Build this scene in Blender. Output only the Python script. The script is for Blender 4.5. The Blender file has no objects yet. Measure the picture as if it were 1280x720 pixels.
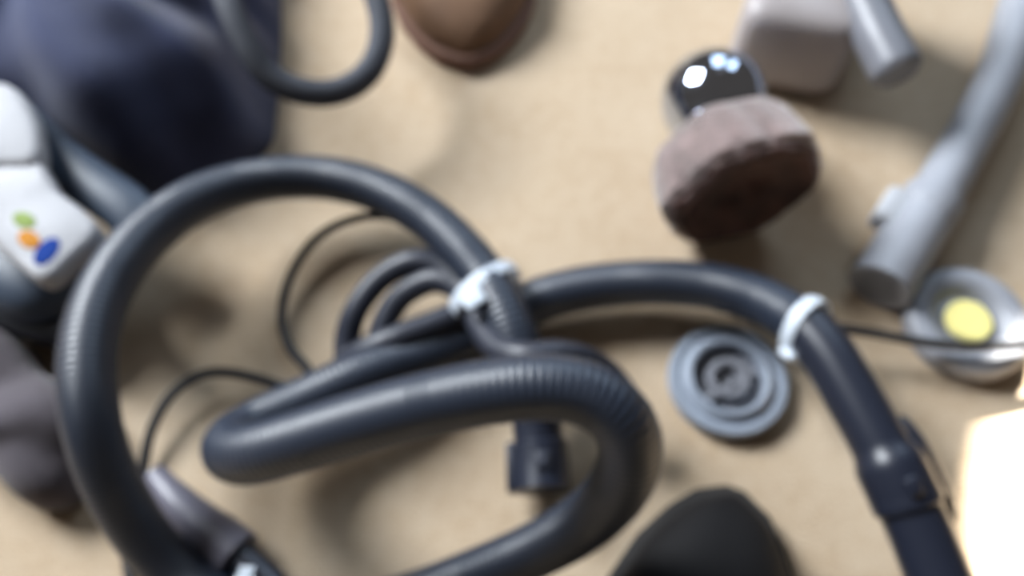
import bpy, bmesh, math, random
from mathutils import Vector, Matrix, noise

C = bpy.context.scene.collection
SC = bpy.context.scene
random.seed(7)

# ------------------------------------------------------------------ camera
CAM_H, PITCH, FPX = 0.57, math.radians(62), 1004.0
cam = bpy.data.cameras.new('camera')
cam_o = bpy.data.objects.new('camera', cam)
C.objects.link(cam_o)
cam_o.location = (0, 0, CAM_H)
cam_o.rotation_euler = (math.pi / 2 - PITCH, 0, 0)
cam.sensor_width = 36.0
cam.lens = FPX / 1280 * 36.0
cam.clip_start = 0.01
cam.dof.use_dof = True            # the photograph is out of focus: focused too near
cam.dof.focus_distance = 0.18
cam.dof.aperture_fstop = 7.4
SC.camera = cam_o

# ------------------------------------------------------------------ light
SC.view_settings.view_transform = 'Standard'
SC.view_settings.look = 'None'
SC.view_settings.gamma = 1.0
SC.view_settings.exposure = 0.0
SC.cycles.use_denoising = True

world = bpy.data.worlds.new('room_light')
SC.world = world
world.use_nodes = True
bg = world.node_tree.nodes['Background']
bg.inputs['Color'].default_value = (1.0, 0.86, 0.72, 1)
bg.inputs['Strength'].default_value = 0.085


def lamp(name, kind, loc, target, energy, color, **kw):
    l = bpy.data.lights.new(name, kind)
    l.energy = energy
    l.color = color
    for k, v in kw.items():
        setattr(l, k, v)
    o = bpy.data.objects.new(name, l)
    C.objects.link(o)
    o.location = loc
    o.rotation_euler = (Vector(target) - Vector(loc)).to_track_quat('-Z', 'Y').to_euler()
    return o


lamp('window_light', 'AREA', (-2.45, 2.1, 2.45), (0.05, 0.3, 0.0), 385, (0.90, 0.95, 1.0), shape='RECTANGLE', size=1.5, size_y=1.5)
lamp('second_window_light', 'AREA', (0.75, 2.3, 1.7), (0.2, 0.3, 0.0), 30, (0.66, 0.82, 1.0), shape='RECTANGLE', size=1.5, size_y=1.2)
lamp('sun_patch_light', 'SPOT', (0.52, 3.1, 2.15), (0.436, 0.026, 0.0), 9000, (1.0, 0.95, 0.86),
     spot_size=math.radians(4.2), spot_blend=0.12, shadow_soft_size=0.012)


# ------------------------------------------------------------------ helpers
FWD = Vector((0, math.cos(PITCH), -math.sin(PITCH)))
UP = Vector((0, math.sin(PITCH), math.cos(PITCH)))


def P(u, v, z=0.0):
    """the point at height z that the photograph shows at pixel (u, v)"""
    d = Vector((1, 0, 0)) * ((u - 640) / FPX) + UP * ((360 - v) / FPX) + FWD
    t = (z - CAM_H) / d.z
    return Vector((0, 0, CAM_H)) + d * t


def mat(name, color, rough=0.5, metal=0.0, spec=0.5, noise_scale=0, noise_amt=0.0, bump=0.0, bump_scale=0, color2=None, sheen=0.0):
    m = bpy.data.materials.new(name)
    m.use_nodes = True
    nt = m.node_tree
    b = nt.nodes['Principled BSDF']
    b.inputs['Base Color'].default_value = (*color, 1)
    b.inputs['Roughness'].default_value = rough
    b.inputs['Metallic'].default_value = metal
    b.inputs['Specular IOR Level'].default_value = spec
    if sheen:
        b.inputs['Sheen Weight'].default_value = sheen
    tc = nt.nodes.new('ShaderNodeTexCoord')
    if noise_scale:
        n = nt.nodes.new('ShaderNodeTexNoise')
        n.inputs['Scale'].default_value = noise_scale
        n.inputs['Detail'].default_value = 4
        nt.links.new(tc.outputs['Object'], n.inputs['Vector'])
        r = nt.nodes.new('ShaderNodeValToRGB')
        c2 = color2 or tuple(c * (1 - noise_amt) for c in color)
        r.color_ramp.elements[0].color = (*c2, 1)
        r.color_ramp.elements[1].color = (*color, 1)
        r.color_ramp.elements[0].position = 0.35
        r.color_ramp.elements[1].position = 0.65
        nt.links.new(n.outputs['Fac'], r.inputs['Fac'])
        nt.links.new(r.outputs['Color'], b.inputs['Base Color'])
    if bump:
        n2 = nt.nodes.new('ShaderNodeTexNoise')
        n2.inputs['Scale'].default_value = bump_scale
        n2.inputs['Detail'].default_value = 3
        nt.links.new(tc.outputs['Object'], n2.inputs['Vector'])
        bp = nt.nodes.new('ShaderNodeBump')
        bp.inputs['Strength'].default_value = bump
        bp.inputs['Distance'].default_value = 0.002
        nt.links.new(n2.outputs['Fac'], bp.inputs['Height'])
        nt.links.new(bp.outputs['Normal'], b.inputs['Normal'])
    return m


def thing(name, label, cat, loc, group=None):
    o = bpy.data.objects.new(name, None)
    C.objects.link(o)
    o.location = loc
    o.empty_display_size = 0.02
    o['label'] = label
    o['category'] = cat
    if group:
        o['group'] = group
    return o


def tag(o, label, cat, group=None):
    o['label'] = label
    o['category'] = cat
    if group:
        o['group'] = group
    return o


def world_loc(o):
    l = Vector((0, 0, 0))
    while o is not None:
        l += Vector(o.location)
        o = o.parent
    return l


def obj(name, geo, m, parent=None, loc=None, label=None, smooth=True):
    """geo = (verts in world space, faces); origin moves to parent's origin or loc"""
    verts, faces = geo
    base = world_loc(parent) if parent is not None else Vector(loc or (0, 0, 0))
    me = bpy.data.meshes.new(name)
    me.from_pydata([tuple(Vector(v) - base) for v in verts], [], faces)
    me.update()
    bm = bmesh.new()
    bm.from_mesh(me)
    bmesh.ops.recalc_face_normals(bm, faces=bm.faces)
    bm.to_mesh(me)
    bm.free()
    if smooth:
        me.polygons.foreach_set('use_smooth', [True] * len(me.polygons))
        try:
            me.set_sharp_from_angle(angle=math.radians(42))
        except Exception:
            pass
    me.materials.append(m)
    o = bpy.data.objects.new(name, me)
    C.objects.link(o)
    if parent is not None:
        o.parent = parent
    else:
        o.location = base
    if label:
        o['label'] = label
    return o


def join(*geos):
    V, F = [], []
    for v, f in geos:
        k = len(V)
        V += list(v)
        F += [tuple(i + k for i in q) for q in f]
    return V, F


def spline(pts, step, extra=None):
    """Catmull-Rom through pts, resampled at even steps; extra = one value per point carried along"""
    n = len(pts)
    dense, ex = [], []
    for i in range(n - 1):
        p0, p1, p2, p3 = pts[max(i - 1, 0)], pts[i], pts[i + 1], pts[min(i + 2, n - 1)]
        a, b = ((extra[i], extra[i + 1]) if extra else (0, 0))
        for k in range(40):
            t = k / 40
            dense.append(0.5 * ((2 * p1) + (p2 - p0) * t + (2 * p0 - 5 * p1 + 4 * p2 - p3) * t * t + (3 * p1 - p0 - 3 * p2 + p3) * t ** 3))
            ex.append(a + (b - a) * t)
    dense.append(pts[-1])
    ex.append(extra[-1] if extra else 0)
    # light smoothing keeps bends round
    out, oe, acc, last = [dense[0]], [ex[0]], 0.0, dense[0]
    for p, e in zip(dense[1:], ex[1:]):
        d = (p - last).length
        while acc + d >= step:
            t = (step - acc) / d
            last = last.lerp(p, t)
            out.append(last)
            oe.append(e)
            d = (p - last).length
            acc = 0.0
        acc += d
        last = p
    return out, oe


def smooth_path(pts, it):
    for _ in range(it):
        pts = [pts[0]] + [(pts[i - 1] + pts[i] * 2 + pts[i + 1]) / 4 for i in range(1, len(pts) - 1)] + [pts[-1]]
    return pts


def sweep(pts, radii, seg=16, caps=True, flat=1.0, up=None):
    """tube along pts with a radius per point; flat < 1 squashes it along the 'up' side"""
    n = len(pts)
    tans = [(pts[min(i + 1, n - 1)] - pts[max(i - 1, 0)]).normalized() for i in range(n)]
    u = Vector(up) if up else (Vector((0, 0, 1)) if abs(tans[0].z) < 0.9 else Vector((1, 0, 0)))
    V, F = [], []
    for i in range(n):
        t = tans[i]
        u = (u - t * u.dot(t)).normalized()
        s = t.cross(u)
        for k in range(seg):
            a = 2 * math.pi * k / seg
            V.append(pts[i] + (s * math.cos(a) + u * math.sin(a) * flat) * radii[i])
    for i in range(n - 1):
        for k in range(seg):
            a, b = i * seg + k, i * seg + (k + 1) % seg
            F.append((a, b, b + seg, a + seg))
    if caps:
        F.append(tuple(range(seg)))
        F.append(tuple(range((n - 1) * seg, n * seg)))
    return V, F


def tube(pix, r, step=0.004, seg=12, sm=4, **kw):
    pts, _ = spline([P(*p) for p in pix], step)
    pts = smooth_path(pts, sm)
    return sweep(pts, [r] * len(pts), seg, **kw)


def axes(axis, hint=(0, 0, 1)):
    a = Vector(axis).normalized()
    h = Vector(hint)
    if abs(a.dot(h)) > 0.95:
        h = Vector((1, 0, 0))
    x = h.cross(a).normalized()
    return x, a.cross(x), a


def lathe(profile, origin, axis=(0, 0, 1), seg=48, closed=False, wob=None):
    """profile = [(radius, height along axis)]"""
    x, y, a = axes(axis)
    o = Vector(origin)
    V, F = [], []
    for j, (r, h) in enumerate(profile):
        for k in range(seg):
            th = 2 * math.pi * k / seg
            rr = r * (wob(th, j) if wob else 1)
            V.append(o + x * (rr * math.cos(th)) + y * (rr * math.sin(th)) + a * h)
    n = len(profile)
    for j in range(n - 1 if not closed else n):
        for k in range(seg):
            k2, j2 = (k + 1) % seg, (j + 1) % n
            F.append((j * seg + k, j * seg + k2, j2 * seg + k2, j2 * seg + k))
    if not closed:
        F.append(tuple(range(seg)))
        F.append(tuple(range((n - 1) * seg, n * seg)))
    return V, F


def rbox(c, half, rot=None, bev=0.003, seg=3):
    bm = bmesh.new()
    bmesh.ops.create_cube(bm, size=2)
    for v in bm.verts:
        v.co = Vector((v.co.x * half[0], v.co.y * half[1], v.co.z * half[2]))
    bmesh.ops.bevel(bm, geom=list(bm.edges), offset=bev, segments=seg, profile=0.5, affect='EDGES')
    R = rot or Matrix.Identity(3)
    bm.verts.ensure_lookup_table()
    V = [R @ v.co + Vector(c) for v in bm.verts]
    F = [tuple(v.index for v in f.verts) for f in bm.faces]
    bm.free()
    return V, F


def frame_rot(x_axis, up=(0, 0, 1)):
    x = Vector(x_axis).normalized()
    z = Vector(up)
    z = (z - x * z.dot(x)).normalized()
    y = z.cross(x)
    return Matrix((x, y, z)).transposed()


def band(center, tangent, ra, rb, width, thick, up=(0, 0, 1), seg=40):
    """a strap wound round something: oval loop (ra sideways, rb along up), width along tangent"""
    t = Vector(tangent).normalized()
    u = Vector(up)
    u = (u - t * u.dot(t)).normalized()
    s = t.cross(u)
    V, F = [], []
    prof = [(-.5, 0), (-.42, .8), (-.2, 1), (.2, 1), (.42, .8), (.5, 0), (.3, -.2), (-.3, -.2)]
    for k in range(seg):
        a = 2 * math.pi * k / seg
        for (w, h) in prof:
            V.append(Vector(center) + s * math.cos(a) * (ra + h * thick) + u * math.sin(a) * (rb + h * thick) + t * w * width)
    m = len(prof)
    for k in range(seg):
        for j in range(m):
            k2, j2 = (k + 1) % seg, (j + 1) % m
            F.append((k * m + j, k * m + j2, k2 * m + j2, k2 * m + j))
    return V, F


def blob(c, half, rotz, ex, fn=None, nu=96, nv=48, ez=None):
    """rounded-box solid (superellipsoid) with its underside flattened at z >= 0.001"""
    ez = ez or ex
    V, F = [], []

    def sp(x, e):
        return math.copysign(abs(x) ** e, x)
    R = Matrix.Rotation(rotz, 3, 'Z')
    for j in range(nv + 1):
        ph = -math.pi / 2 + math.pi * j / nv
        for i in range(nu):
            th = 2 * math.pi * i / nu
            p = Vector((half[0] * sp(math.cos(ph), ez) * sp(math.cos(th), ex),
                        half[1] * sp(math.cos(ph), ez) * sp(math.sin(th), ex),
                        half[2] * sp(math.sin(ph), ez)))
            if fn:
                p = fn(p, th, ph)
            p = R @ p + Vector(c)
            p.z = max(p.z, 0.001)
            V.append(p)
    for j in range(nv):
        for i in range(nu):
            i2 = (i + 1) % nu
            F.append((j * nu + i, j * nu + i2, (j + 1) * nu + i2, (j + 1) * nu + i))
    return V, F


def slab(outline, z0, z1, bev=0.004):
    """rounded slab from a closed outline of (u, v) pixels read at height z1, given real thickness"""
    pts = [P(u, v, z1) for (u, v) in outline]
    n = len(pts)
    cx = sum((p for p in pts), Vector()) / n
    rings = []
    h = z1 - z0
    for (ins, zz) in [(bev, 0), (bev * .3, h * .12), (0, h * .35), (0, h * .65), (bev * .3, h * .88), (bev, h)]:
        ring = []
        for p in pts:
            d = p - cx
            q = cx + d * (1 - ins / d.length)
            ring.append(Vector((q.x, q.y, z0 + zz)))
        rings.append(ring)
    V = [p for r in rings for p in r]
    F = []
    for j in range(len(rings) - 1):
        for k in range(n):
            k2 = (k + 1) % n
            F.append((j * n + k, j * n + k2, (j + 1) * n + k2, (j + 1) * n + k))
    F.append(tuple(range(n)))
    F.append(tuple(range((len(rings) - 1) * n, len(rings) * n)))
    return V, F


def round_outline(pts, k=6):
    """closed Catmull-Rom through pixel outline"""
    n = len(pts)
    out = []
    for i in range(n):
        p0, p1, p2, p3 = [Vector(pts[(i + d) % n]) for d in (-1, 0, 1, 2)]
        for j in range(k):
            t = j / k
            q = 0.5 * ((2 * p1) + (p2 - p0) * t + (2 * p0 - 5 * p1 + 4 * p2 - p3) * t * t + (3 * p1 - p0 - 3 * p2 + p3) * t ** 3)
            out.append((q.x, q.y))
    return out


# ------------------------------------------------------------------ materials
M = {}
M['hose'] = mat('black_ribbed_plastic', (0.012, 0.019, 0.036), 0.44, spec=0.75)
M['cuff'] = mat('black_smooth_plastic', (0.013, 0.016, 0.028), 0.36, spec=0.5)
M['cable'] = mat('dark_rubber_cable', (0.022, 0.025, 0.038), 0.45)
M['cord'] = mat('black_cord', (0.012, 0.012, 0.014), 0.5)
M['tie'] = mat('white_strap', (0.58, 0.64, 0.72), 0.5)
M['grey'] = mat('light_grey_plastic', (0.29, 0.30, 0.335), 0.48, noise_scale=40, noise_amt=.08)
M['clip'] = mat('pale_clip_plastic', (0.42, 0.43, 0.46), 0.5)
M['grey_d'] = mat('mid_grey_plastic', (0.17, 0.175, 0.20), 0.4, noise_scale=40, noise_amt=.1)
M['grey_blue'] = mat('blue_grey_plastic', (0.25, 0.285, 0.345), 0.34, noise_scale=30, noise_amt=.1)
M['pale'] = mat('pale_mauve_plastic', (0.36, 0.325, 0.325), 0.45, noise_scale=30, noise_amt=.06)
M['dark_grey'] = mat('dark_grey_plastic', (0.06, 0.06, 0.07), 0.45)
M['tool_grey'] = mat('mauve_grey_plastic', (0.115, 0.11, 0.14), 0.42)
M['yellow'] = mat('pale_yellow_disc', (0.90, 0.80, 0.30), 0.5)
M['chrome'] = mat('chrome', (0.58, 0.65, 0.80), 0.08, metal=1.0)
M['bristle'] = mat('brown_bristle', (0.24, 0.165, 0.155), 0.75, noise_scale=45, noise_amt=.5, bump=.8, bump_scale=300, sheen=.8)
M['navy'] = mat('navy_fabric', (0.040, 0.048, 0.100), 0.9, spec=.15, noise_scale=14, noise_amt=.3, bump=.5, bump_scale=500, sheen=.25)
M['strap'] = mat('charcoal_webbing', (0.038, 0.042, 0.056), 0.7, bump=.4, bump_scale=600)
M['vac'] = mat('slate_blue_plastic', (0.040, 0.056, 0.085), 0.45)
M['vac_d'] = mat('black_plastic', (0.010, 0.011, 0.015), 0.5)
M['mauve'] = mat('mauve_grey_cloth', (0.105, 0.092, 0.105), 0.95, spec=.1, noise_scale=30, noise_amt=.2, bump=.5, bump_scale=600, sheen=.2)
M['white'] = mat('white_plastic', (0.40, 0.40, 0.42), 0.6, spec=.25)
M['green_p'] = mat('green_print', (0.22, 0.29, 0.09), 0.8, spec=.1)
M['orange_p'] = mat('orange_print', (0.45, 0.19, 0.03), 0.8, spec=.1)
M['blue_p'] = mat('blue_print', (0.008, 0.035, 0.20), 0.8, spec=.1)
M['shoe'] = mat('black_leather', (0.006, 0.0055, 0.006), 0.7, spec=.18, bump=.25, bump_scale=250)
M['shoe_sole'] = mat('black_rubber_sole', (0.014, 0.012, 0.011), 0.7)
M['brown'] = mat('brown_leather', (0.17, 0.095, 0.055), 0.75, spec=.25, noise_scale=25, noise_amt=.25, bump=.25, bump_scale=200)
M['brown_sole'] = mat('brown_sole', (0.15, 0.075, 0.05), 0.7)


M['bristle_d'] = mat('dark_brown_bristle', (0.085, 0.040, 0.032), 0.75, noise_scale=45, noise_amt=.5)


def carpet_mat():
    m = bpy.data.materials.new('beige_carpet')
    m.use_nodes = True
    nt = m.node_tree
    b = nt.nodes['Principled BSDF']
    b.inputs['Roughness'].default_value = 0.95
    b.inputs['Specular IOR Level'].default_value = 0.1
    tc = nt.nodes.new('ShaderNodeTexCoord')

    def nz(scale, det):
        n = nt.nodes.new('ShaderNodeTexNoise')
        n.inputs['Scale'].default_value = scale
        n.inputs['Detail'].default_value = det
        nt.links.new(tc.outputs['Object'], n.inputs['Vector'])
        return n
    big, mid, fine = nz(9, 3), nz(70, 4), nz(420, 3)
    r = nt.nodes.new('ShaderNodeValToRGB')
    r.color_ramp.elements[0].position, r.color_ramp.elements[1].position = .3, .7
    r.color_ramp.elements[0].color = (0.55, 0.415, 0.28, 1)
    r.color_ramp.elements[1].color = (0.66, 0.53, 0.39, 1)
    mx = nt.nodes.new('ShaderNodeMath')
    mx.operation = 'MULTIPLY_ADD'
    mx.inputs[1].default_value = .45
    nt.links.new(mid.outputs['Fac'], mx.inputs[0])
    m2 = nt.nodes.new('ShaderNodeMath')
    m2.operation = 'MULTIPLY'
    m2.inputs[1].default_value = .55
    nt.links.new(big.outputs['Fac'], m2.inputs[0])
    nt.links.new(m2.outputs[0], mx.inputs[2])
    nt.links.new(mx.outputs[0], r.inputs['Fac'])
    mul = nt.nodes.new('ShaderNodeMixRGB')
    mul.blend_type = 'MULTIPLY'
    mul.inputs['Fac'].default_value = .35
    nt.links.new(r.outputs['Color'], mul.inputs['Color1'])
    nt.links.new(fine.outputs['Fac'], mul.inputs['Color2'])
    nt.links.new(mul.outputs['Color'], b.inputs['Base Color'])
    bp = nt.nodes.new('ShaderNodeBump')
    bp.inputs['Strength'].default_value = .7
    bp.inputs['Distance'].default_value = .003
    nt.links.new(fine.outputs['Fac'], bp.inputs['Height'])
    nt.links.new(bp.outputs['Normal'], b.inputs['Normal'])
    return m


# ------------------------------------------------------------------ structure: carpeted floor
N = 60
V, F = [], []
for j in range(N + 1):
    for i in range(N + 1):
        x, y = -2 + 4 * i / N, -1.5 + 4.5 * j / N
        V.append(Vector((x, y, 0.0)))
for j in range(N):
    for i in range(N):
        a = j * (N + 1) + i
        F.append((a, a + 1, a + N + 2, a + N + 1))
fl = obj('floor', (V, F), carpet_mat())
fl['kind'] = 'structure'

# ------------------------------------------------------------------ the long black vacuum hose
HR = 0.0175
hose_pix = [
    (1010, 412, .066), (975, 386, .054), (930, 367, .043), (870, 355, .037), (800, 353, .033), (730, 360, .030), (668, 376, .0275),
    (612, 408, .0270), (560, 432, .029), (500, 452, .036), (440, 474, .046), (385, 500, .046), (338, 522, .052), (304, 541, .062),
    (286, 560, .092), (305, 570, .120), (350, 559, .137), (420, 537, .152), (510, 511, .166), (610, 490, .176), (680, 482, .180),
    (740, 492, .176), (782, 524, .170), (790, 570, .150), (768, 618, .115), (725, 658, .078), (665, 690, .050), (590, 722, .034),
    (500, 755, .022), (400, 775, .018), (300, 765, .018), (230, 725, .026), (175, 665, .050), (132, 590, .082), (112, 520, .104),
    (108, 450, .112), (120, 390, .112), (148, 335, .104), (192, 285, .090), (250, 247, .074), (320, 226, .060), (390, 221, .052),
    (460, 233, .050), (525, 265, .053), (578, 312, .058), (615, 362, .064), (640, 415, .063), (657, 465, .050), (670, 515, .034),
]
root = P(800, 353, 0)
hose = thing('vacuum_hose', 'long black ribbed vacuum hose coiled in big loops across the carpet', 'hose', root)
pts, _ = spline([P(*p) for p in hose_pix], 0.00085)
pts = smooth_path(pts, 400)
rad = []
PITCHR = 0.0042
for i in range(len(pts)):
    ph = (i * 0.00085 % PITCHR) / PITCHR
    rad.append(HR - 0.0006 * (0.5 + 0.5 * math.cos(2 * math.pi * ph)) ** 2)
obj('hose_tube', sweep(pts, rad, 20), M['hose'], hose)

# smooth handle sleeve at the lower right
hp = [(1008, 410, .066), (1040, 450, .070), (1080, 520, .070), (1112, 580, .068), (1140, 640, .062), (1165, 700, .056), (1195, 780, .048)]
hpts, _ = spline([P(*p) for p in hp], 0.003)
hpts = smooth_path(hpts, 6)
L = len(hpts)
hr = []
for i in range(L):
    t = i / (L - 1)
    r = 0.0172
    if t > .46:
        r = 0.0172 + 0.0035 * min(1, (t - .46) / .05)
    if t > .645:
        r = 0.0187
    if t > .66:
        r = 0.0183
    hr.append(r * 1.06)
handle = obj('handle_sleeve', sweep(hpts, hr, 28), M['cuff'], hose, label='smooth black handle sleeve')
i0 = int(L * .63)
tn = (hpts[i0 + 1] - hpts[i0 - 1]).normalized()
side = tn.cross(Vector((0, 0, 1))).normalized()
obj('collar', band(hpts[i0], tn, .0205, .0205, .010, .0016), M['cuff'], handle)
R = frame_rot(tn)
sgn = 1 if side.x > 0 else -1
lp = [hpts[i] + (hpts[i + 1] - hpts[i - 1]).normalized().cross(Vector((0, 0, 1))).normalized() * sgn * .0195 for i in range(i0 - 16, i0 + 8)]
lr = [.0045 + .0055 * math.sin(math.pi * min(1, max(0, k / (len(lp) - 1))) ) ** .5 for k in range(len(lp))]
obj('latch', sweep(lp, lr, 14), M['cuff'], handle)
obj('release_button', rbox(hpts[i0] + Vector((0, 0, 1)) * .0225 - tn * .004 - side * sgn * .004, (.006, .0045, .0028), R, .002), M['cuff'], handle)

# machine-end cuff with a square latch
cp = [(669, 512, .034), (673, 545, .029), (677, 580, .026), (679, 617, .0245)]
cpts, _ = spline([P(*p) for p in cp], 0.002)
nL = len(cpts)
cr = [.0172 if i < nL * .4 else .0195 for i in range(nL)]
cuff = obj('end_cuff', sweep(cpts, cr, 28), M['cuff'], hose, label='plain black end cuff with a square latch')
ct = (cpts[-1] - cpts[-6]).normalized()
cs = ct.cross(Vector((0, 0, 1))).normalized()
cs = cs if cs.x < 0 else -cs
R = frame_rot(ct)
mid = cpts[int(nL * .72)]
obj('latch', rbox(mid + cs * .0175, (.0165, .007, .009), R, .002), M['cuff'], cuff)
obj('release_button', rbox(mid + Vector((0, 0, .0200)), (.006, .005, .0025), R, .0018), M['cable'], cuff, label='small release button')

# ------------------------------------------------------------------ thick cable folded through the white strap
cab = [(792, 540, .030), (784, 500, .045), (752, 462, .065), (706, 444, .083), (660, 446, .087), (620, 434, .072), (596, 396, .056), (578, 358, .046), (550, 334, .044), (515, 327, .044), (474, 350, .034),
       (444, 390, .024), (433, 432, .010), (440, 462, .008), (456, 468, .008), (470, 448, .008), (478, 410, .018), (500, 372, .030), (540, 350, .042), (568, 357, .045), (584, 374, .045),
       (586, 386, .046), (565, 396, .047), (530, 410, .048), (490, 425, .048), (455, 440, .040), (430, 458, .022), (418, 475, .009)]
tag(obj('folded_cable', tube(cab, .0098, .003, 14, 5), M['cable'], loc=P(444, 390, 0)),
    'thick dark cable folded into an arch left of the middle white strap', 'cable')

# ------------------------------------------------------------------ thin black cord
cord = [(1420, 415, .012), (1330, 424, .025), (1280, 430, .028), (1215, 434, .030), (1150, 427, .030), (1090, 416, .030), (1040, 409, .034), (1000, 408, .036), (960, 398, .020), (900, 374, .006), (830, 362, .0048), (750, 366, .0045),
        (690, 374, .0045), (640, 352, .008), (590, 318, .022), (545, 288, .028), (500, 273, .024), (455, 271, .020), (405, 290, .016), (368, 335, .012), (352, 390, .008), (362, 435, .006), (388, 466, .005), (376, 488, .005),
        (335, 477, .010), (295, 467, .018), (255, 467, .022), (215, 492, .020), (188, 540, .014), (178, 590, .008), (160, 640, .005), (160, 710, .005), (185, 800, .005)]
tag(obj('power_cord', tube(cord, .0037, .003, 10, 5), M['cord'], loc=P(352, 390, 0)),
    'thin black cord trailing over the yellow-centred disc and looping left of the cable', 'cord')

# ------------------------------------------------------------------ white straps
def strap(px, tan, ra, rb, width, label, tail, **kw):
    c = P(*px)
    t = thing('strap_tie', label, 'tie', c)
    obj('strap_loop', band(c, tan, ra, rb, width, .0022, **kw), M['tie'], t)
    obj('buckle', tail, M['tie'], t)
    return t


def near(pix):
    q = P(*pix)
    i = min(range(len(pts)), key=lambda k: (pts[k] - q).length)
    return pts[i], (pts[min(i + 6, len(pts) - 1)] - pts[max(i - 6, 0)]).normalized()


q, t1 = near((612, 358, .062))
c1 = P(604, 362, .058)
dirA = (P(640, 346, .06) - P(584, 382, .06)).normalized()
axA = Vector((0, 0, 1)).cross(dirA).normalized()
strap((606, 363, .057), axA, .0265, .0215, .011, 'white strap tying the hose and folded cable together at the centre',
      rbox(P(592, 374, .0805), (.006, .008, .0022), frame_rot(axA), .0015))
q, t2 = near((1004, 408, .066))
strap((1007, 412, .061), (t2 + Vector((-0.25, 0, 0))).normalized(), .0205, .0245, .011, 'white strap round the hose where the thin cord runs off right',
      rbox(P(988, 440, .062), (.006, .006, .0022), frame_rot(t2), .0015))
strap((308, 732, .018), (P(320, 700, .02) - P(290, 680, .02)), .0135, .0125, .010, 'small white strap at the bottom edge by the dark nozzle',
      rbox(P(308, 718, .033), (.005, .005, .002), None, .0012))

# ------------------------------------------------------------------ dark nozzle lying inside the loop, lower left
nz_ = [(194, 594, .014), (217, 623, .018), (253, 658, .018), (298, 695, .018), (344, 738, .018)]
npts, _ = spline([P(*p) for p in nz_], .002)
nn = len(npts)
nrr = [.0085 + .0085 * min(1, (i / nn) * 1.8) for i in range(nn)]
noz = thing('crevice_nozzle', 'mauve-grey tapered nozzle lying inside the big hose loop at lower left', 'nozzle', P(240, 660, 0))
obj('nozzle_tube', sweep(npts[:int(nn * .74)], nrr[:int(nn * .74)], 24), M['tool_grey'], noz)
obj('nozzle_socket', sweep(npts[int(nn * .74):], [.0115] * (nn - int(nn * .74)), 24), M['cuff'], noz, label='darker socket end')

# ------------------------------------------------------------------ round caps
c = P(1209, 402, .012)
c.z = 0
cap1 = thing('attachment_disc', 'light grey round disc with a pale yellow centre', 'disc', c)
R1 = .0465
obj('rim', lathe([(R1 * .55, .0), (R1 * .97, .0), (R1, .004), (R1, .012), (R1 * .96, .0165), (R1 * .88, .0185), (R1 * .72, .0185), (R1 * .66, .0175), (R1 * .50, .0105), (R1 * .48, .006)], c + Vector((0, 0, .001)), seg=64, closed=True), M['grey'], cap1)
obj('dish', lathe([(.0005, .0), (R1 * .6, .0), (R1 * .6, .007), (R1 * .53, .0095), (.0005, .0095)], c + Vector((0, 0, .0012)), seg=48), M['grey_d'], cap1)
obj('centre_disc', lathe([(.0004, .0), (R1 * .37, .0), (R1 * .375, .004), (R1 * .355, .0055), (.0004, .006)], c + Vector((0, 0, .0107)), seg=48), M['yellow'], cap1, label='pale yellow centre disc')

c = P(910, 474, .010)
c.z = 0
cap2 = thing('attachment_disc', 'blue-grey stepped round disc half under the arching hose', 'disc', c)
R2 = .0445
obj('rim', lathe([(R2 * .6, .0), (R2 * .98, .0), (R2, .003), (R2, .009), (R2 * .97, .012), (R2 * .86, .0125), (R2 * .83, .0105), (R2 * .80, .0105), (R2 * .76, .0125), (R2 * .66, .0165), (R2 * .60, .0155), (R2 * .57, .006)], c + Vector((0, 0, .001)), seg=64, closed=True), M['grey_blue'], cap2)
obj('dish', lathe([(.0005, 0), (R2 * .62, 0), (R2 * .62, .004), (.0005, .0045)], c + Vector((0, 0, .0012)), seg=48), M['grey_d'], cap2, label='dark recessed dish')
obj('hub', lathe([(R2 * .18, 0), (R2 * .38, 0), (R2 * .38, .006), (R2 * .34, .0085), (R2 * .24, .0085), (R2 * .19, .004)], c + Vector((0, 0, .0055)), seg=40, closed=True), M['grey_d'], cap2)
obj('rib', rbox(c + Vector((0, -.006, .0098)), (R2 * .52, .0028, .0025), Matrix.Rotation(.5, 3, 'Z'), .001), M['grey_d'], cap2)

# ------------------------------------------------------------------ round brush with a chrome knob
fc = P(932, 247, .0640)
ax = Vector((.27, -.96, 0.0)).normalized()
brush = thing('round_brush', 'round brown bristle brush with a shiny chrome knob lying on its side', 'brush', Vector((fc.x, fc.y, 0)) - ax * .03)


def wobf(th, j):
    return 1 + .038 * math.cos(6 * th + .4) + .012 * math.sin(17 * th + j) + .008 * math.sin(31 * th + 2 * j)


prof = [(.0250, -.064), (.040, -.062), (.0510, -.054), (.0575, -.042), (.0610, -.026), (.0635, -.008), (.0600, -.004), (.0540, -.006), (.046, .000), (.038, -.003), (.029, -.001), (.020, -.004), (.011, -.0065), (.0015, -.007)]
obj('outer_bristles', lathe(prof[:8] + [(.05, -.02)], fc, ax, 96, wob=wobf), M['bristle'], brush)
obj('inner_bristles', lathe([(.052, -.024), (.0575, -.010), (.0585, -.001)] + [(.053, .004)] + prof[8:], fc, ax, 96, wob=wobf), M['bristle_d'], brush, label='darker brown inner bristles')
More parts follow.
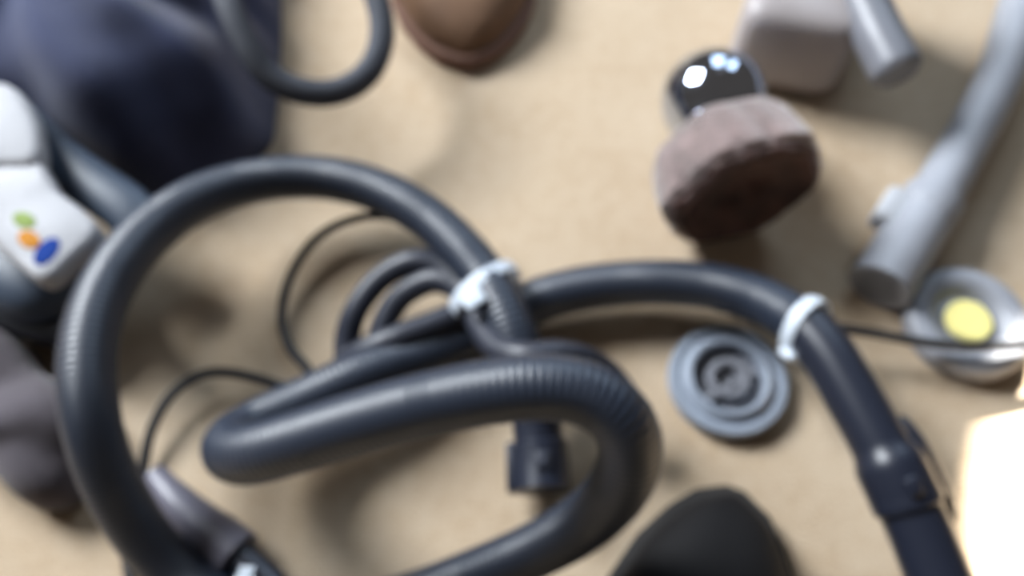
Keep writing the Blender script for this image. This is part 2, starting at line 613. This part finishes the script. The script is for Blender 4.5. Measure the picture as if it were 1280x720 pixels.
# single hairs standing out of the face and the flank: too many to count
HV = {0: ([], []), 1: ([], [])}
x_, y_, a_ = axes(ax)
for i in range(5200):
    V, F = HV[i % 2]
    th = random.uniform(0, 2 * math.pi)
    if i % 2:
        rr = .060 * math.sqrt(random.uniform(.02, 1))
        b0 = fc + (x_ * math.cos(th) + y_ * math.sin(th)) * rr * .96 + a_ * (-.014)
        d = (a_ + (x_ * math.cos(th) + y_ * math.sin(th)) * .18 * rr / .060 + Vector((random.gauss(0, .08), random.gauss(0, .08), random.gauss(0, .08)))).normalized()
        ln = random.uniform(.012, .019)
    else:
        h = random.uniform(-.052, -.008)
        rr = .056 if h > -.03 else .050
        b0 = fc + (x_ * math.cos(th) + y_ * math.sin(th)) * rr * wobf(th, 3) + a_ * h
        d = (a_ * .9 + (x_ * math.cos(th) + y_ * math.sin(th)) * random.uniform(.15, .42)).normalized()
        ln = random.uniform(.010, .016)
    s = d.cross(Vector((random.gauss(0, 1), random.gauss(0, 1), random.gauss(0, 1)))).normalized() * .00045
    k = len(V)
    e = b0 + d * ln
    if e.z < .0005:
        continue
    V += [b0 - s, b0 + s, e]
    F.append((k, k + 1, k + 2))
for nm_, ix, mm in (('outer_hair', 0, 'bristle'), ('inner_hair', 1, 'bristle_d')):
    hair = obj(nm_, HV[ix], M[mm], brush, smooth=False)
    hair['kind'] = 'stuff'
kc = P(892, 126, .064)
kr = .0425
kax = (fc - ax * .06 - kc).normalized()
kp = [(kr * math.sin(a), -kr * math.cos(a)) for a in [math.pi * k / 22 + .002 for k in range(0, 16)]]
kp += [(kr * .70, kr * .72), (kr * .70, kr * .95), (.003, kr * .95)]
obj('chrome_knob', lathe(kp, kc, kax, 56), M['chrome'], brush, label='shiny chrome knob')

# ------------------------------------------------------------------ curved grey wand, right edge
wp = [(1330, -230, .03), (1305, -100, .03), (1278, 0, .028), (1252, 90, .026), (1215, 165, .0245), (1172, 240, .024)]
wpts, _ = spline([P(*p) for p in wp], .003)
wpts = smooth_path(wpts, 6)
wand = thing('curved_wand', 'light grey curved tube running off the top right corner', 'tube', P(1172, 240, 0))
obj('tube', sweep(wpts, [.0200] * len(wpts), 28), M['grey'], wand)
g = [(1190, 212, .0245), (1165, 252, .0245), (1130, 310, .0245), (1098, 360, .024)]
gpts, _ = spline([P(*p) for p in g], .0015)
gn = len(gpts)
gr = []
for i in range(gn):
    t = i / gn
    gr.append(.0202 if t < .26 else (.0246 if t < .42 else .0230 + .0008 * t))
inner = gpts[::-1][:10]
gv = sweep(gpts + inner, gr + [.0165] * len(inner), 32)
sock = obj('socket', gv, M['grey'], wand, label='wider grey socket end')
gt = (gpts[-1] - gpts[0]).normalized()
gs = gt.cross(Vector((0, 0, 1))).normalized()
gs = gs if gs.x < 0 else -gs
R = frame_rot(gt)
obj('socket_lining', sweep(gpts[-7:-2], [.0166] * 5, 24), M['dark_grey'], sock)
obj('clip', rbox(P(1112, 262, .028), (.018, .0095, .011), R, .005, 4), M['clip'], sock, label='paler clip')
obj('clip_arm', rbox(P(1130, 275, .026), (.006, .012, .005), R, .002), M['grey_d'], sock)

# ------------------------------------------------------------------ pale upholstery nozzle, top edge
pn = thing('upholstery_nozzle', 'pale grey wide nozzle with a dark grey neck, cut by the top edge', 'nozzle', P(1010, 30, 0))
pc = P(1003, -2, .066)
a = Vector((.35, .94, 0)).normalized()


def nozf(p, th, ph):
    p = p.copy()
    p.x *= 1 - .18 * (p.y / .07)
    return p


obj('nozzle_head', blob((pc.x, pc.y, .046), (.047, .056, .045), -.25, .38, nozf, 64, 32), M['pale'], pn)
np_ = [(1010, -330, .30), (1015, -240, .22), (1030, -130, .12), (1040, -70, .088), (1075, -5, .084), (1100, 48, .082), (1126, 98, .078)]  # neck's rising run beyond the top edge is added to cast a shadow rightwards
k_, _ = spline([P(*p) for p in np_], .003)
kk = len(k_)
krr = [.019 if i < kk * .62 else .0205 for i in range(kk)]
krr[-1] = .0165
krr[-2] = .0195
neck = obj('neck', sweep(k_, krr, 28), M['grey_d'], pn, label='dark grey neck tube')
i0 = int(kk * .62)
obj('collar', band(k_[i0], k_[i0 + 1] - k_[i0 - 1], .0225, .0225, .012, .003), M['dark_grey'], neck)
obj('neck_shadow_block', rbox(P(1072, -32, .07), (.024, .036, .062), Matrix.Rotation(-.3, 3, 'Z'), .01, 4), M['dark_grey'], pn)  # block out of view, enlarged to shade the carpet at upper right

# ------------------------------------------------------------------ shoes
def shoe(name, label, toe, yaw, wid, m_up, m_sole, length=.27, hgt=.062, seam=True):
    """toe = floor point under the toe tip; the shoe runs from there along yaw"""
    d = Vector((math.cos(yaw), math.sin(yaw), 0))
    s = Vector((-d.y, d.x, 0))
    t = thing(name, label, 'shoe', toe + d * length * .4)
    prof = [(0, 0.02, .14), (.012, .34, .40), (.03, .58, .60), (.06, .82, .78), (.095, .97, .90), (.13, 1.0, 1.0), (.17, .93, 1.15), (.21, .82, 1.28), (.25, .78, 1.30), (.285, .70, 1.25), (.31, .40, 1.15)]
    seg = 28
    V, F = [], []
    for (l, w, h) in prof:
        for k in range(seg):
            a_ = math.pi * k / (seg - 1)
            cx = math.copysign(abs(math.cos(a_)) ** .72, math.cos(a_))
            V.append(toe + d * (l * length / .31 + .004) + s * (cx * w * wid / 2) + Vector((0, 0, .013 + (math.sin(a_) ** .8) * h * hgt)))
    for j in range(len(prof) - 1):
        for k in range(seg - 1):
            F.append((j * seg + k, j * seg + k + 1, (j + 1) * seg + k + 1, (j + 1) * seg + k))
        F.append((j * seg, (j + 1) * seg, (j + 1) * seg + seg - 1, j * seg + seg - 1))
    F.append(tuple(range(seg)))
    F.append(tuple(range((len(prof) - 1) * seg, len(prof) * seg)))
    up = obj('upper', (V, F), m_up, t)
    mod = up.modifiers.new('smooth', 'SUBSURF')
    mod.levels = mod.render_levels = 2
    out = []
    fine = [(l, w) for (l, w, h) in prof]
    for (l, w) in fine:
        out.append((l * length / .31 - (.002 if l < .02 else 0), (w * wid / 2 + .005)))
    ring = [toe + d * l + s * w for (l, w) in out] + [toe + d * l - s * w for (l, w) in reversed(out)]
    n = len(ring)
    Vs = []
    for z, sc in ((.0, .97), (.003, 1), (.013, 1), (.016, .985)):
        cc = toe + d * length * .5
        for p in ring:
            q_ = cc + (p - cc) * sc
            Vs.append(Vector((q_.x, q_.y, z + .0008)))
    Fs = []
    for j in range(3):
        for k in range(n):
            k2 = (k + 1) % n
            Fs.append((j * n + k, j * n + k2, (j + 1) * n + k2, (j + 1) * n + k))
    Fs += [tuple(range(n)), tuple(range(3 * n, 4 * n))]
    obj('sole', (Vs, Fs), m_sole, t)
    # stitched seam across the toe
    sp = []
    for k in range(25):
        a_ = math.pi * k / 24
        cx = math.copysign(abs(math.cos(a_)) ** .72, math.cos(a_))
        sp.append(toe + d * (.085 * length / .31 + .004 - .010 * math.sin(a_)) + s * (cx * .935 * wid / 2) + Vector((0, 0, .013 + (math.sin(a_) ** .8) * .865 * hgt)))
    if seam:
        obj('toe_seam', sweep(sp, [.0016] * len(sp), 8), m_up, t)
    return t


tb = P(926, 606, .03)
tb.z = 0
shoe('black_shoe', 'black rounded shoe toe at the bottom edge', tb, math.radians(-111), .122, M['shoe'], M['shoe_sole'], seam=False, hgt=.056)
tb = P(582, 72, .018)
tb.z = 0
shoe('brown_shoe', 'brown rounded shoe toe at the top edge beside the navy bag', tb, math.radians(93), .135, M['brown'], M['brown_sole'], hgt=.050)

# ------------------------------------------------------------------ navy bag with a padded handle
bfoot = [P(u, v, 0) for (u, v) in round_outline([(346, 150), (338, 185), (300, 217), (245, 247), (180, 252), (110, 222), (40, 190), (-60, 150), (-230, 110), (-330, -60), (-120, -230),
                                                  (150, -270), (320, -200), (346, -110), (352, -20), (352, 70)], 12)]
bc = sum(bfoot, Vector()) / len(bfoot)


def bag_body():
    """slumped cloth over the footprint: rings that rise and close in, with creases running down from the crown"""
    n, levels = len(bfoot), 40
    V, F = [], []
    crown = bc + Vector((-.02, -.02, 0))
    for j in range(levels + 1):
        ph = math.pi / 2 * j / levels
        sc = max(math.cos(ph), 0) ** .62
        z = .002 + .128 * math.sin(ph) ** 1.15
        for k in range(n):
            c_ = bc.lerp(crown, j / levels)
            p = c_ + (bfoot[k] - bc) * max(sc, .002)
            q_ = Vector((p.x * 8 + 1.7, p.y * 8, z * 6))
            th = math.atan2(p.y - c_.y, p.x - c_.x)
            f = noise.noise(q_) * .016 + noise.noise(q_ * 2.4) * .009 + .006 * math.sin(15 * th + 5 * noise.noise(q_ * .8)) * sc
            w = math.sin(ph)
            V.append(Vector((p.x, p.y, z + f * w)) + (p - c_).normalized() * f * .8 * min(w * 2.5, 1) * sc)
    for j in range(levels):
        for k in range(n):
            k2 = (k + 1) % n
            F.append((j * n + k, j * n + k2, (j + 1) * n + k2, (j + 1) * n + k))
    F.append(tuple(range(n)))
    F.append(tuple(range(levels * n, levels * n + n)))
    return V, F


bag = thing('navy_bag', 'slumped navy blue fabric bag in the top left corner', 'bag', bc)
obj('bag_body', bag_body(), M['navy'], bag)
hpx = [(262, -80, .12), (282, -5, .122), (306, 52, .108), (338, 96, .090), (385, 116, .078), (430, 112, .072), (465, 85, .074), (478, 40, .080), (470, -5, .088), (450, -60, .095), (400, -110, .10)]
obj('handle', tube(hpx, .0108, .003, 16, 6, flat=.8), M['strap'], bag, label='round charcoal handle loop')

# ------------------------------------------------------------------ dark canister at the left edge, with things on it
vc = P(40, 310, .05)
vac = thing('vacuum_canister', 'dark slate vacuum body at the left edge under the white bottle', 'vacuum cleaner', (vc.x, vc.y, 0))
obj('canister_body', blob((vc.x - .008, vc.y + .000, .038), (.070, .046, .040), -.62, .55, None, 72, 36), M['vac'], vac)
rp = [(10, 140, .074), (60, 190, .074), (110, 228, .072), (160, 262, .068), (190, 300, .060)]
obj('lid_ridge', tube(rp, .019, .004, 20, 4, flat=.55), M['vac'], vac)
obj('foot_rail', tube([(-60, 370, .04), (0, 388, .042), (50, 408, .040), (95, 416, .036)], .013, .004, 16, 4), M['vac_d'], vac, label='black lower rail')

bo = thing('white_bottle', 'white plastic bottle with green, orange and blue marks at the left edge', 'bottle', P(40, 270, .078))
body_px = round_outline([(50, 350), (88, 322), (121, 286), (98, 256), (70, 234), (46, 196), (10, 188), (-40, 205), (-62, 245), (-30, 284), (8, 318)])
obj('bottle_body', slab(body_px, .090, .110, .006), M['white'], bo)
obj('bottle_cap', slab(round_outline([(44, 200), (46, 158), (32, 122), (6, 100), (-30, 104), (-46, 140), (-40, 205), (0, 206)]), .092, .114, .008), M['white'], bo)
for nm, cpx, rx, ry, rot, mm in (('green_mark', (30, 275), 15, 10, .3, 'green_p'), ('orange_mark', (36, 299), 15, 11, .4, 'orange_p'), ('blue_mark', (58, 314), 12, 21, .75, 'blue_p')):
    o_ = []
    for k in range(20):
        th = 2 * math.pi * k / 20
        x, y = rx * math.cos(th), ry * math.sin(th)
        o_.append((cpx[0] + x * math.cos(rot) - y * math.sin(rot), cpx[1] + x * math.sin(rot) + y * math.cos(rot)))
    obj(nm, slab(o_, .1095, .1106, .0005), M[mm], bo, label=nm.split('_')[0] + ' printed mark')

# ------------------------------------------------------------------ crumpled mauve cloth under the hose
cc = P(50, 522, .0)


def clf(p, th, ph):
    p = p.copy()
    q_ = Vector((p.x * 14, p.y * 14, p.z * 10 + 5))
    f = noise.noise(q_) * .014 + .006 * math.sin(p.x * 70 - p.y * 55 + 3 * noise.noise(q_))
    return p + p.normalized() * f


tag(obj('crumpled_cloth', blob((cc.x - .01, cc.y, .022), (.082, .036, .034), -.62, .7, clf, 96, 48), M['mauve'], loc=(cc.x, cc.y, 0)),
    'crumpled mauve-grey cloth under the hose at the left edge', 'cloth')
